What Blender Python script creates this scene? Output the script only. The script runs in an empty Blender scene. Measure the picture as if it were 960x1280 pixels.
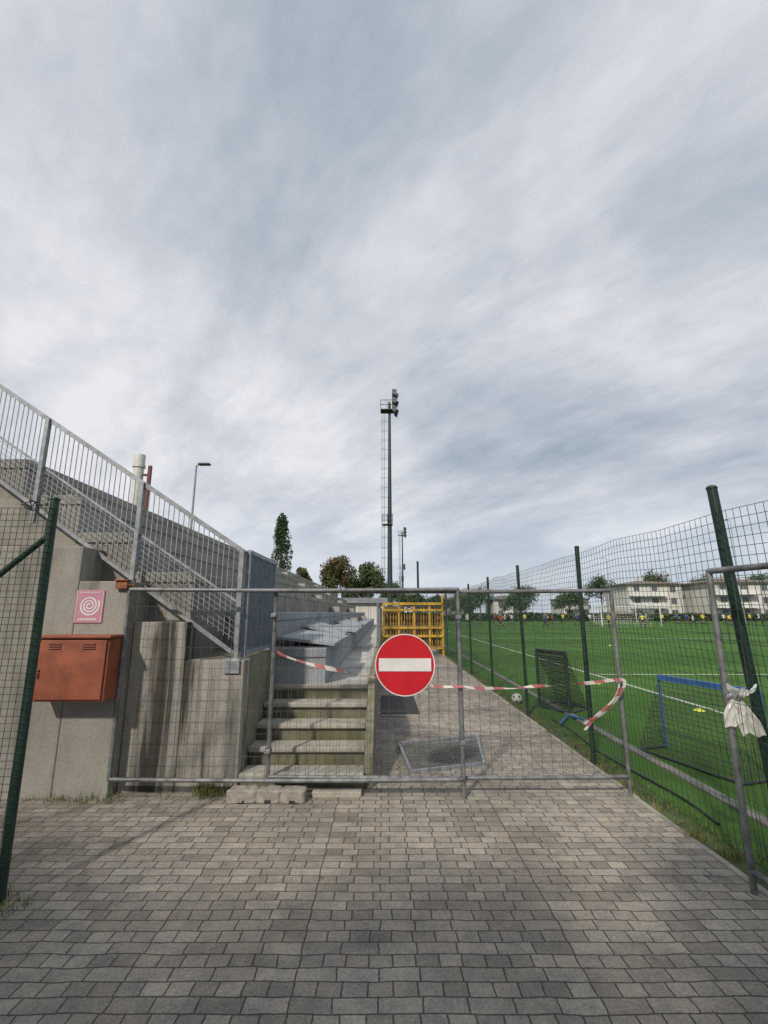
import bpy, math, random, bmesh
from mathutils import Vector, noise
R = random.Random(7)
scene = bpy.context.scene
COL = scene.collection
scene.view_settings.view_transform = 'Standard'
scene.view_settings.look = 'None'
scene.view_settings.exposure = 0

# ------------------------------------------------------------------ materials
def nodes(name):
    m = bpy.data.materials.new(name); m.use_nodes = True
    nt = m.node_tree
    b = nt.nodes['Principled BSDF']
    return m, nt, b
def N(nt, t, **kw):
    n = nt.nodes.new(t)
    for k, v in kw.items():
        if k in n.inputs: n.inputs[k].default_value = v
        else: setattr(n, k, v)
    return n
def c4(c): return (c[0], c[1], c[2], 1)
def ramp(nt, stops):
    r = N(nt, 'ShaderNodeValToRGB'); e = r.color_ramp.elements
    e[0].position, e[0].color = stops[0][0], c4(stops[0][1])
    e[1].position, e[1].color = stops[-1][0], c4(stops[-1][1])
    for p, c in stops[1:-1]:
        x = e.new(p); x.color = c4(c)
    return r
def g3(v): return (v, v, v)

def mat(name, col, rough=.6, metal=0, var=.25, scale=8, bump=0.0, alpha=1, trans=0, col2=None, lo=.35, hi=.65):
    m, nt, b = nodes(name)
    tc = N(nt, 'ShaderNodeTexCoord')
    n = N(nt, 'ShaderNodeTexNoise', Scale=scale, Detail=6.0, Roughness=.6)
    nt.links.new(tc.outputs['Object'], n.inputs['Vector'])
    a = tuple(x*(1-var) for x in col) if col2 is None else col2
    r = ramp(nt, [(lo, a), (hi, tuple(min(1, x*(1+var*.5)) for x in col) if col2 is None else col)])
    nt.links.new(n.outputs['Fac'], r.inputs[0])
    nt.links.new(r.outputs[0], b.inputs['Base Color'])
    b.inputs['Roughness'].default_value = rough
    b.inputs['Metallic'].default_value = metal
    b.inputs['Alpha'].default_value = alpha
    if trans: b.inputs['Transmission Weight'].default_value = trans
    if bump:
        bp = N(nt, 'ShaderNodeBump', Strength=bump, Distance=.02)
        nt.links.new(n.outputs['Fac'], bp.inputs['Height'])
        nt.links.new(bp.outputs[0], b.inputs['Normal'])
    return m

def concrete(name, col, stain=.55, moss=0.0, sxy=3.0, sz=.45, thr=.5, soft=.17):
    m, nt, b = nodes(name); L = nt.links
    tc = N(nt, 'ShaderNodeTexCoord')
    big = N(nt, 'ShaderNodeTexNoise', Scale=1.3, Detail=8.0, Roughness=.65)
    L.new(tc.outputs['Object'], big.inputs['Vector'])
    mp = N(nt, 'ShaderNodeMapping'); mp.inputs['Scale'].default_value = (sxy, sxy, sz)
    L.new(tc.outputs['Object'], mp.inputs['Vector'])
    st = N(nt, 'ShaderNodeTexNoise', Scale=1.3, Detail=8.0, Roughness=.62, Distortion=.7)
    L.new(mp.outputs[0], st.inputs['Vector'])
    fine = N(nt, 'ShaderNodeTexNoise', Scale=45.0, Detail=4.0, Roughness=.7)
    L.new(tc.outputs['Object'], fine.inputs['Vector'])
    r1 = ramp(nt, [(.3, [x*.74 for x in col]), (.7, [x*1.12 for x in col])])
    L.new(big.outputs['Fac'], r1.inputs[0])
    r2 = ramp(nt, [(thr-soft, g3(1-stain)), (thr, g3(.85)), (thr+.08, g3(1))])
    L.new(st.outputs['Fac'], r2.inputs[0])
    mx = N(nt, 'ShaderNodeMixRGB', blend_type='MULTIPLY', Fac=1.0)
    L.new(r1.outputs[0], mx.inputs[1]); L.new(r2.outputs[0], mx.inputs[2])
    r3 = ramp(nt, [(.3, g3(.75)), (.7, g3(1.1))])
    L.new(fine.outputs['Fac'], r3.inputs[0])
    m2 = N(nt, 'ShaderNodeMixRGB', blend_type='MULTIPLY', Fac=1.0)
    L.new(mx.outputs[0], m2.inputs[1]); L.new(r3.outputs[0], m2.inputs[2])
    out = m2.outputs[0]
    if moss:
        n4 = N(nt, 'ShaderNodeTexNoise', Scale=2.1, Detail=7.0)
        L.new(tc.outputs['Object'], n4.inputs['Vector'])
        r4 = ramp(nt, [(.42, g3(0)), (.62, g3(moss))])
        L.new(n4.outputs['Fac'], r4.inputs[0])
        m3 = N(nt, 'ShaderNodeMixRGB', blend_type='MIX')
        L.new(r4.outputs[0], m3.inputs[0]); L.new(out, m3.inputs[1]); m3.inputs[2].default_value = (.13, .125, .05, 1)
        out = m3.outputs[0]
    L.new(out, b.inputs['Base Color'])
    b.inputs['Roughness'].default_value = .9
    bp = N(nt, 'ShaderNodeBump', Strength=.35, Distance=.01)
    L.new(fine.outputs['Fac'], bp.inputs['Height']); L.new(bp.outputs[0], b.inputs['Normal'])
    return m

def paver_mat():
    m, nt, b = nodes('paving_blocks'); L = nt.links
    tc = N(nt, 'ShaderNodeTexCoord')
    wob = N(nt, 'ShaderNodeTexNoise', Scale=2.6, Detail=5.0, Roughness=.6)
    L.new(tc.outputs['Object'], wob.inputs['Vector'])
    sc = N(nt, 'ShaderNodeVectorMath', operation='SCALE'); sc.inputs['Scale'].default_value = .05
    L.new(wob.outputs['Color'], sc.inputs[0])
    ad = N(nt, 'ShaderNodeVectorMath', operation='ADD')
    L.new(tc.outputs['Object'], ad.inputs[0]); L.new(sc.outputs[0], ad.inputs[1])
    def brick(c1, c2, mo, bias, ms):
        k = N(nt, 'ShaderNodeTexBrick', Scale=1.0, Bias=bias)
        k.offset = .42; k.offset_frequency = 2; k.squash = .58; k.squash_frequency = 2
        k.inputs['Brick Width'].default_value = .205; k.inputs['Row Height'].default_value = .094
        k.inputs['Mortar Size'].default_value = ms; k.inputs['Mortar Smooth'].default_value = .8
        k.inputs['Color1'].default_value = c1; k.inputs['Color2'].default_value = c2; k.inputs['Mortar'].default_value = mo
        L.new(ad.outputs[0], k.inputs['Vector']); return k
    k = brick((.24, .219, .19, 1), (.375, .346, .302, 1), (.08, .072, .06, 1), .0, .0055)
    big = N(nt, 'ShaderNodeTexNoise', Scale=.7, Detail=9.0, Roughness=.7)
    L.new(tc.outputs['Object'], big.inputs['Vector'])
    r = ramp(nt, [(.34, (.62, .605, .58)), (.5, (.92, .905, .88)), (.64, (1.19, 1.165, 1.12))])
    L.new(big.outputs['Fac'], r.inputs[0])
    mx = N(nt, 'ShaderNodeMixRGB', blend_type='MULTIPLY', Fac=1.0)
    L.new(k.outputs['Color'], mx.inputs[1]); L.new(r.outputs[0], mx.inputs[2])
    med = N(nt, 'ShaderNodeTexNoise', Scale=6.5, Detail=5.0, Roughness=.65)
    L.new(tc.outputs['Object'], med.inputs['Vector'])
    rm = ramp(nt, [(.32, (.80, .80, .82)), (.5, (1, 1, 1)), (.68, (1.15, 1.11, 1.03))])
    L.new(med.outputs['Fac'], rm.inputs[0])
    mm = N(nt, 'ShaderNodeMixRGB', blend_type='MULTIPLY', Fac=1.0)
    L.new(mx.outputs[0], mm.inputs[1]); L.new(rm.outputs[0], mm.inputs[2])
    fine = N(nt, 'ShaderNodeTexNoise', Scale=75.0, Detail=5.0, Roughness=.75)
    L.new(tc.outputs['Object'], fine.inputs['Vector'])
    r3 = ramp(nt, [(.3, g3(.6)), (.7, g3(1.28))])
    L.new(fine.outputs['Fac'], r3.inputs[0])
    m2 = N(nt, 'ShaderNodeMixRGB', blend_type='MULTIPLY', Fac=1.0)
    L.new(mm.outputs[0], m2.inputs[1]); L.new(r3.outputs[0], m2.inputs[2])
    sp_ = N(nt, 'ShaderNodeTexVoronoi', Scale=3.1); L.new(ad.outputs[0], sp_.inputs['Vector'])
    r5 = ramp(nt, [(.05, g3(.55)), (.085, g3(1))]); L.new(sp_.outputs['Distance'], r5.inputs[0])
    m4 = N(nt, 'ShaderNodeMixRGB', blend_type='MULTIPLY', Fac=.8)
    L.new(m2.outputs[0], m4.inputs[1]); L.new(r5.outputs[0], m4.inputs[2])
    L.new(m4.outputs[0], b.inputs['Base Color'])
    b.inputs['Roughness'].default_value = .85
    inv = N(nt, 'ShaderNodeMath', operation='MULTIPLY_ADD'); inv.inputs[1].default_value = -1.0; inv.inputs[2].default_value = 1.0
    L.new(k.outputs['Fac'], inv.inputs[0])
    a2 = N(nt, 'ShaderNodeMath', operation='MULTIPLY_ADD'); a2.inputs[1].default_value = .35
    L.new(fine.outputs['Fac'], a2.inputs[0]); L.new(inv.outputs[0], a2.inputs[2])
    a3 = N(nt, 'ShaderNodeMath', operation='MULTIPLY_ADD'); a3.inputs[1].default_value = 1.2
    L.new(med.outputs['Fac'], a3.inputs[0]); L.new(a2.outputs[0], a3.inputs[2])
    bp = N(nt, 'ShaderNodeBump', Strength=.8, Distance=.008)
    L.new(a3.outputs[0], bp.inputs['Height']); L.new(bp.outputs[0], b.inputs['Normal'])
    return m

def turf_mat():
    m, nt, b = nodes('artificial_turf'); L = nt.links
    tc = N(nt, 'ShaderNodeTexCoord')
    sp = N(nt, 'ShaderNodeSeparateXYZ'); L.new(tc.outputs['Object'], sp.inputs[0])
    w = N(nt, 'ShaderNodeMath', operation='MULTIPLY'); w.inputs[1].default_value = math.pi/5.5
    L.new(sp.outputs['Y'], w.inputs[0])
    s = N(nt, 'ShaderNodeMath', operation='SINE'); L.new(w.outputs[0], s.inputs[0])
    g = N(nt, 'ShaderNodeMath', operation='MULTIPLY_ADD'); g.inputs[1].default_value = 6.0; g.inputs[2].default_value = .5; g.use_clamp = True
    L.new(s.outputs[0], g.inputs[0])
    mx = N(nt, 'ShaderNodeMixRGB'); L.new(g.outputs[0], mx.inputs[0])
    mx.inputs[1].default_value = (.058, .135, .022, 1); mx.inputs[2].default_value = (.073, .162, .029, 1)
    n = N(nt, 'ShaderNodeTexNoise', Scale=60.0, Detail=6.0, Roughness=.8)
    L.new(tc.outputs['Object'], n.inputs['Vector'])
    n2 = N(nt, 'ShaderNodeTexNoise', Scale=.6, Detail=6.0)
    L.new(tc.outputs['Object'], n2.inputs['Vector'])
    r = ramp(nt, [(.3, g3(.45)), (.7, g3(1.4))]); L.new(n.outputs['Fac'], r.inputs[0])
    r2 = ramp(nt, [(.3, g3(.8)), (.7, g3(1.08))]); L.new(n2.outputs['Fac'], r2.inputs[0])
    m1 = N(nt, 'ShaderNodeMixRGB', blend_type='MULTIPLY', Fac=1.0); L.new(mx.outputs[0], m1.inputs[1]); L.new(r.outputs[0], m1.inputs[2])
    m2 = N(nt, 'ShaderNodeMixRGB', blend_type='MULTIPLY', Fac=1.0); L.new(m1.outputs[0], m2.inputs[1]); L.new(r2.outputs[0], m2.inputs[2])
    L.new(m2.outputs[0], b.inputs['Base Color'])
    b.inputs['Roughness'].default_value = .9
    b.inputs['Specular IOR Level'].default_value = .15
    bp = N(nt, 'ShaderNodeBump', Strength=.6, Distance=.02)
    L.new(n.outputs['Fac'], bp.inputs['Height']); L.new(bp.outputs[0], b.inputs['Normal'])
    return m

M = dict(
 paving=paver_mat(), turf=turf_mat(),
 ground=mat('rough_grass_ground', (.065, .10, .03), .95, scale=3, var=.5, bump=.5),
 conc=concrete('weathered_concrete', (.30, .285, .255), .50, sxy=1.9, sz=.4, thr=.45, soft=.12),
 stain=concrete('stained_concrete', (.36, .34, .30), .88, .05, sxy=3.3, sz=.22, thr=.52, soft=.10),
 standwall=concrete('grandstand_concrete', (.31, .295, .265), .45, .10, sxy=1.5, sz=1.0, thr=.47),
 mossy=concrete('mossy_concrete', (.25, .245, .18), .35, .7, sxy=1.5, sz=1.2),
 seat=concrete('terrace_concrete', (.33, .32, .29), .4, .10, sxy=.8, sz=1.5, thr=.46),
 walk=concrete('walkway_concrete', (.50, .49, .46), .2, sxy=1, sz=1, thr=.42),
 slab=concrete('pale_slab', (.33, .36, .39), .2, sxy=1, sz=1, thr=.40),
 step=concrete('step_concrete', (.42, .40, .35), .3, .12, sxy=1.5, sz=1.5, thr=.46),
 riser=concrete('shaded_riser_concrete', (.215, .20, .155), .55, .6, sxy=3, sz=1.5, thr=.52),  # mossy riser tone, darkened against the treads to carry shade in the colour
 kerb=concrete('kerb_concrete', (.36, .335, .29), .35, .1, sxy=2, sz=2),
 drain=concrete('drain_concrete', (.25, .245, .23), .4, .2, sxy=2, sz=2),
 galv=mat('galvanised_steel', (.27, .29, .31), .5, .35, .3, 12),
 gpanel=mat('blue_grey_grating', (.24, .28, .33), .5, .2, .25, 9),
 wire=mat('dull_steel_wire', (.085, .085, .09), .6, .3, .3, 20),
 grille=mat('grille_steel', (.17, .18, .19), .55, .3, .3, 20),
 tube=mat('worn_steel_tube', (.20, .205, .21), .55, .4, .45, 9),
 greenpost=mat('dark_green_coating', (.009, .032, .022), .5, 0, .4, 10),
 greenwire=mat('green_coated_wire', (.016, .05, .030), .5, 0, .3, 10),
 mastgreen=mat('mast_green_steel', (.028, .05, .046), .5, .2, .3, 3),
 darksteel=mat('dark_steel', (.035, .038, .042), .5, .4, .3, 5),
 lampglass=mat('lamp_glass', (.12, .13, .14), .2, .1, .2, 5),
 redbox=mat('red_oxide_cabinet_paint', (.265, .075, .036), .6, 0, .32, 5, .05),
 redboxd=mat('cabinet_louvre_paint', (.16, .048, .026), .7),
 signred=mat('sign_red', (.50, .012, .022), .35, 0, .12, 6),
 signwhite=mat('sign_white', (.66, .66, .66), .4, 0, .12, 6),
 pink=mat('pink_sign', (.48, .22, .29), .5, 0, .12, 6),
 black=mat('black_rubber_and_slot_shade', (.022, .024, .028), .7, 0, .4, 15),  # rubber of the mat, also the painted shade in the block recesses
 blackp=mat('black_plastic', (.02, .02, .022), .5, 0, .3, 15),
 blue=mat('blue_tube', (.04, .12, .34), .45, 0, .3, 6),
 yellow=mat('ochre_yellow_paint', (.44, .27, .025), .6, 0, .5, 3),
 brownp=mat('brown_panel', (.12, .075, .03), .7, 0, .5, 3),
 rust=mat('rusty_bracket', (.30, .11, .05), .8, .1, .5, 30),
 brownpole=mat('oxide_brown_post', (.10, .028, .02), .6, 0, .3, 5),
 whitemetal=mat('white_metal', (.60, .60, .58), .5, 0, .2, 5),
 paintline=mat('white_line_paint', (.48, .50, .46), .85, 0, .35, 20),
 yline=mat('yellow_marker', (.55, .62, .06), .5),
 ball=mat('white_ball', (.55, .55, .53), .5, 0, .1, 5),
 plastic=mat('white_plastic_bag', (.74, .73, .69), .25, 0, .06, 8, .1, alpha=.9, trans=.3),
 tapew=mat('tape_white', (.62, .58, .56), .45, 0, .1, 12, alpha=.8),
 taper=mat('tape_red', (.42, .12, .13), .45, 0, .25, 12, alpha=.85),
 bark=mat('bark', (.09, .07, .05), .95, 0, .4, 12, .5),
 leafd=mat('leaf_dark', (.03, .06, .02), .8, 0, .3, 2),
 leafm=mat('leaf_mid', (.055, .095, .028), .8, 0, .3, 2),
 leafb=mat('leaf_brown', (.13, .085, .03), .8, 0, .3, 2),
 weed=mat('weed_green', (.10, .15, .03), .8, 0, .4, 6),
 weedy=mat('dry_grass', (.24, .19, .08), .85, 0, .4, 6),
 wallcream=mat('cream_render', (.54, .53, .49), .9, 0, .12, .6),  # building wall tones lifted to stand in for distance haze
 wallwhite=mat('white_render', (.64, .64, .62), .9, 0, .12, .6),
 wallbrown=mat('brown_render', (.32, .28, .24), .9, 0, .15, .6),
 roofb=mat('brown_roof', (.18, .14, .125), .85, 0, .3, 2),  # roof tones lightened too, in place of haze
 roofg=mat('grey_roof', (.17, .17, .18), .85, 0, .3, 2),
 glass=mat('window_glass', (.09, .10, .115), .15, 0, .3, 1),
 frame=mat('window_frame', (.5, .5, .48), .6),
 skin=mat('skin', (.45, .27, .19), .6), hair=mat('hair', (.04, .025, .02), .7),
 shorts=mat('navy_shorts', (.02, .025, .05), .7), socks=mat('dark_socks', (.03, .03, .04), .7),
 bib=mat('yellow_bib', (.60, .57, .05), .7), shirtr=mat('red_shirt', (.45, .04, .04), .7),
 shirtw=mat('white_shirt', (.65, .65, .66), .7), shirtb=mat('blue_shirt', (.03, .06, .25), .7),
)

# ------------------------------------------------------------------ mesh helpers
class MB:
    def __init__(s): s.v = []; s.f = []; s.m = []; s.s = []
    def add(s, vs, fs, mi=0, sm=False):
        o = len(s.v); s.v += [Vector(v) for v in vs]
        for f in fs:
            s.f.append([i+o for i in f]); s.m.append(mi); s.s.append(sm)
    def box(s, x0, x1, y0, y1, z0, z1, mi=0):
        vs = [(x0,y0,z0),(x1,y0,z0),(x1,y1,z0),(x0,y1,z0),(x0,y0,z1),(x1,y0,z1),(x1,y1,z1),(x0,y1,z1)]
        s.add(vs, [(0,3,2,1),(4,5,6,7),(0,1,5,4),(1,2,6,5),(2,3,7,6),(3,0,4,7)], mi)
    def bbox(s, x0, x1, y0, y1, z0, z1, b=.01, mi=0):
        xs=(x0,x1); ys=(y0,y1); zs=(z0,z1)
        bm = bmesh.new()
        bmesh.ops.create_cube(bm, size=1)
        for v in bm.verts:
            v.co = Vector((xs[v.co.x>0], ys[v.co.y>0], zs[v.co.z>0]))
        bmesh.ops.bevel(bm, geom=bm.edges[:], offset=b, segments=2, affect='EDGES', profile=.5)
        bm.verts.index_update()
        s.add([v.co.copy() for v in bm.verts], [[v.index for v in f.verts] for f in bm.faces], mi)
        bm.free()
    def rough(s, x0, x1, y0, y1, z0, z1, amp=.012, cuts=7, mi=0, seed=0):
        bm = bmesh.new(); bmesh.ops.create_cube(bm, size=1)
        xs=(x0,x1); ys=(y0,y1); zs=(z0,z1)
        for v in bm.verts: v.co = Vector((xs[v.co.x>0], ys[v.co.y>0], zs[v.co.z>0]))
        bmesh.ops.subdivide_edges(bm, edges=bm.edges[:], cuts=cuts, use_grid_fill=True)
        c=Vector(((x0+x1)/2,(y0+y1)/2,(z0+z1)/2))
        for v in bm.verts:
            d=(v.co-c); e=Vector((d.x/(x1-x0),d.y/(y1-y0),d.z/(z1-z0)))*2
            corner=sum(1 for q in e if abs(q)>.97)
            v.co -= d.normalized()*(.014*(corner-1) if corner>1 else 0)
            v.co += Vector((noise.noise(v.co*14+Vector((seed,0,0))),noise.noise(v.co*14+Vector((0,seed,5))),noise.noise(v.co*14+Vector((9,0,seed)))))*amp
        bm.verts.index_update()
        s.add([v.co.copy() for v in bm.verts], [[v.index for v in f.verts] for f in bm.faces], mi, False); bm.free()
    def beam(s, p, q, r, n=8, r2=None, mi=0, cap=True):
        p = Vector(p); q = Vector(q); r2 = r if r2 is None else r2
        d = (q-p)
        if d.length < 1e-6: return
        d.normalize()
        a = Vector((0,0,1)) if abs(d.z) < .9 else Vector((1,0,0))
        u = d.cross(a).normalized(); w = d.cross(u)
        vs = []
        for k in range(n):
            t = 2*math.pi*(k+.5)/n; o = u*math.cos(t)+w*math.sin(t)
            vs.append(p+o*r); vs.append(q+o*r2)
        s.add(vs, [(2*k, 2*k+1, (2*k+3)%(2*n), (2*k+2)%(2*n)) for k in range(n)], mi, n >= 6)
        if cap and n >= 4:
            s.add([vs[2*k] for k in range(n)], [list(range(n))], mi)
            s.add([vs[2*k+1] for k in range(n)], [list(range(n))[::-1]], mi)
    def path(s, pts, r, n=8, mi=0):
        for a, b in zip(pts[:-1], pts[1:]): s.beam(a, b, r, n, mi=mi)
    def quad(s, a, b, c, d, mi=0): s.add([a,b,c,d], [(0,1,2,3)], mi)
    def rectbar(s, p, q, w, h, mi=0):
        p = Vector(p); q = Vector(q); d = (q-p).normalized()
        a = Vector((0,0,1)) if abs(d.z) < .95 else Vector((1,0,0))
        u = d.cross(a).normalized()*w/2; t = d.cross(u).normalized()*h/2
        vs = [p-u-t,p+u-t,p+u+t,p-u+t,q-u-t,q+u-t,q+u+t,q-u+t]
        s.add(vs, [(0,3,2,1),(4,5,6,7),(0,1,5,4),(1,2,6,5),(2,3,7,6),(3,0,4,7)], mi)
    def sphere(s, c, r, mi=0, seg=14, sc=(1,1,1)):
        vs=[];fs=[]
        rings=seg//2
        for i in range(rings+1):
            th=math.pi*i/rings
            for j in range(seg):
                ph=2*math.pi*j/seg
                vs.append((c[0]+r*sc[0]*math.sin(th)*math.cos(ph), c[1]+r*sc[1]*math.sin(th)*math.sin(ph), c[2]+r*sc[2]*math.cos(th)))
        for i in range(rings):
            for j in range(seg):
                fs.append((i*seg+j,(i+1)*seg+j,(i+1)*seg+(j+1)%seg,i*seg+(j+1)%seg))
        s.add(vs,fs,mi,True)

LOC = {}
def make(name, mb, mats, parent=None, loc=None, label=None, cat=None, group=None, kind=None):
    if parent is not None: off = LOC[parent.name] ; l = (0,0,0)
    else: off = Vector(loc or (0,0,0)); l = off
    me = bpy.data.meshes.new(name)
    me.from_pydata([v-off for v in mb.v], [], mb.f)
    for m in (mats if isinstance(mats, (list, tuple)) else [mats]): me.materials.append(m)
    me.polygons.foreach_set('material_index', mb.m)
    me.polygons.foreach_set('use_smooth', mb.s)
    me.update()
    o = bpy.data.objects.new(name, me); COL.objects.link(o); o.location = l
    LOC[o.name] = off
    if parent is not None: o.parent = parent
    if label: o['label'] = label
    if cat: o['category'] = cat
    if group: o['group'] = group
    if kind: o['kind'] = kind
    return o
def thing(name, label, cat, loc=(0,0,0), group=None):
    e = bpy.data.objects.new(name, None); e.empty_display_size = .3
    COL.objects.link(e); e.location = loc; LOC[e.name] = Vector(loc)
    e['label'] = label; e['category'] = cat
    if group: e['group'] = group
    return e

# ------------------------------------------------------------------ ground, paving, pitch
g = MB(); S = 1500
g.quad((-S,-S,0),(S,-S,0),(S,S,0),(-S,S,0))
make('ground', g, M['ground'], kind='structure')
p = MB(); p.quad((-9,-9,.004),(2.40,-9,.004),(2.40,38,.004),(-9,38,.004))
make('paving', p, M['paving'], kind='structure')
t = MB(); t.quad((3.31,-12,.004),(75,-12,.004),(75,95,.004),(3.31,95,.004)); t.quad((2.66,-12,.004),(3.17,-12,.004),(3.17,95,.004),(2.66,95,.004))
make('football_pitch', t, M['turf'], kind='structure')
l = MB()
l.box(5.97,6.05,-12,90,.0045,.008)
l.box(6.07,74,88,88.15,.0045,.008)
l.box(6.07,74,14.2,14.29,.0045,.008); l.box(6.07,74,33,33.09,.0045,.008)
make('field_marking', l, M['paintline'], kind='structure')
k = MB()
y=-12
while y < 90:
    k.bbox(3.18,3.30,y,y+.985,-.05,.025+R.uniform(-.003,.003),.008); y += 1.0
make('drain_kerb', k, M['drain'], kind='structure')
k = MB(); y=-9
while y < 38:
    k.bbox(2.403,2.455,y,y+.985,-.05,.010+R.uniform(-.004,.004),.004); y += 1.0
make('path_kerb', k, M['kerb'], kind='structure')

# weeds
w = MB()
def tuft(x, y, n, h, spread, dry=.4):
    for _ in range(n):
        a = R.uniform(0, 6.28); r = spread*R.random()**.7
        bx, by = x+r*math.cos(a), y+r*math.sin(a)
        hh = h*R.uniform(.4, 1.1); la = R.uniform(0,6.28); le = hh*R.uniform(.2,.9); wd = R.uniform(.002,.0045)
        mi = 1 if R.random() < dry else 0
        ux, uy = math.cos(la+1.57)*wd, math.sin(la+1.57)*wd
        mx_, my = bx+math.cos(la)*le*.4, by+math.sin(la)*le*.4
        tx, ty = bx+math.cos(la)*le, by+math.sin(la)*le
        w.add([(bx-ux,by-uy,0),(bx+ux,by+uy,0),(mx_+ux*.8,my+uy*.8,hh*.6),(mx_-ux*.8,my-uy*.8,hh*.6),(tx,ty,hh)],[(0,1,2,3),(3,2,4)],mi)
yy = 1.5
while yy < 24:
    dens = R.random()**2.2
    tuft(2.50+R.uniform(-.04,.06), yy, int(5+60*dens), .04+.07*dens, .08, .6)
    yy += R.uniform(.08,.35)
yy=1.5
while yy<16:
    tuft(R.uniform(2.55,2.75), yy, 30, .025, .12, .2); yy += .05
for (x,y,n,h) in [(-2.25,3.25,40,.07),(-2.4,3.35,50,.09),(-2.7,3.3,30,.07),(-3.1,4.93,50,.07),(-2.85,4.93,60,.08),(-2.6,4.95,50,.10),(-1.75,5.07,130,.17),(-1.62,5.08,90,.12),(-3.4,4.93,30,.06),(-2.1,5.08,20,.05)]:
    tuft(x,y,n,h,.12,.25)
make('weeds', w, [M['weed'], M['weedy']], kind='stuff')

# ------------------------------------------------------------------ grandstand
gs = thing('grandstand', 'weathered concrete grandstand with long stepped terraces', 'grandstand', (-2.5,6.4,0))
b = MB()
b.box(-.757,-.20,6.703,37,0,.85)
make('walkway', b, M['walk'], gs)
def zi(i): return .85+.45*i
for i in range(1,7):
    x1 = -.76-.7*(i-1); x0 = x1-.7
    y0 = 6.403 if i==1 else (6.6 if i==2 else 5.404)
    b = MB(); b.box(x0+.0015,x1-.0015,y0,37-.3*(i%2),-.02,zi(i)-.121)
    make('riser', b, M['slab'] if i<=2 else M['standwall'], gs)
    b = MB(); y=y0-.02
    while y<36.5:
        dz=R.uniform(-.006,.006)
        b.bbox(x0+.015,x1+.012,y,min(y+2.985,36.8),zi(i)-.12+dz,zi(i)+dz,.014); y+=3.0
    make('terrace', b, M['slab'] if i<=2 else M['seat'], gs)
b = MB(); b.box(-2.158,-1.462,5.404,6.597,0,1.26)
make('side_landing', b, M['mossy'], gs)
b = MB(); y=5.44; i=0
while y < 36:
    hh = 3.60+ (.05 if i%2 else 0)+R.uniform(-.02,.02)
    b.bbox(-5.25,-4.99,y,y+1.57,0,hh,.015); y += 1.6; i+=1
make('parapet', b, M['standwall'], gs)
for ya in (19,28):
    b = MB()
    for i in range(1,6):
        x1=-.76-.7*(i-1)
        b.bbox(x1-.63,x1-.30,ya,ya+1.1,zi(i)+.013,zi(i)+.225,.008)
    make('aisle_steps', b, M['step'], gs)

def lslab(y0,y1,xa,za,xb,zb,tw,label):
    b=MB(); th=.035
    A=Vector((xa,y0,za));B=Vector((xb,y0,zb));C=Vector((xb+tw,y1,zb+.02));D=Vector((xa+tw*.5,y1,za+.03))
    n=(B-A).cross(D-A).normalized()*th
    if n.z<0: n=-n
    b.add([A,B,C,D,A+n,B+n,C+n,D+n],[(3,2,1,0),(4,5,6,7),(0,1,5,4),(1,2,6,5),(2,3,7,6),(3,0,4,7)])
    make('concrete_slab',b,M['slab'],loc=tuple((A+C)/2),label=label,cat='slab',group='pale slabs lying on the terrace')
lslab(6.50,8.35,-1.42,1.40,-.66,1.312,.05,'pale grey slab lying on lowest terrace step')
lslab(8.50,10.6,-1.40,1.50,-.72,1.315,-.07,'pale grey slab tilted on the terrace edge')
lslab(10.9,13.6,-1.42,1.38,-.62,1.312,.04,'pale slab resting askew on the terrace')
lslab(14.0,17.6,-1.40,1.46,-.70,1.314,-.03,'long pale slab resting on the terrace')

# external stair
st = thing('staircase', 'weathered concrete staircase with five broad steps', 'stairs', (-.8,5.2,0))
for kx in range(1,6):
    y0 = 5.2+.3*(kx-1)
    yb = y0+.2995 if kx<5 else 6.70
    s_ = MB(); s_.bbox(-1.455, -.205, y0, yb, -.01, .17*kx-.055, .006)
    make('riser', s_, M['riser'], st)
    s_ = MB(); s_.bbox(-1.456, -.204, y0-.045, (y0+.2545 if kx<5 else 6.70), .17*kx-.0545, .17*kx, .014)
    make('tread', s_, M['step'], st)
s_ = MB(); s_.bbox(-.70,-.22,5.03,5.15,-.01,.05,.01)
make('bottom_slab', s_, M['step'], st)

# low wall between stair and path
b = MB()
prof = [(5.28,0),(5.28,.30),(6.4,.95),(37,1.0),(37,0)]
xs = (-.20,-.115)
n=len(prof)
b.add([(xs[0],a,z) for a,z in prof]+[(xs[1],a,z) for a,z in prof],
      [list(range(n)), list(range(n,2*n))[::-1]]+[(i,(i+1)%n,(i+1)%n+n,i+n) for i in range(n)])
make('low_wall', b, M['mossy'], loc=(-.15,5.28,0), label='mossy low concrete wall beside the stair', cat='wall')

# path-side railing on the low wall
rl = thing('metal_railing','grey metal railing fixed on the low concrete wall','railing',(-.155,12,1.0))
b=MB(); b.beam((-.155,12,1.95),(-.155,36.8,1.95),.025,8); make('top_rail',b,M['galv'],rl)
b=MB(); b.beam((-.155,12,1.15),(-.155,36.8,1.15),.015,6); make('bottom_rail',b,M['galv'],rl)
b=MB(); y=12
while y<36.8:
    b.beam((-.155,y,1.15),(-.155,y,1.95),.008,4,cap=False); y+=.12
make('bars',b,M['galv'],rl)
y=12
while y<37:
    b=MB(); b.beam((-.155,y,.95),(-.155,y,1.95),.03,8); make('post',b,M['galv'],rl); y+=4.1

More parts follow.
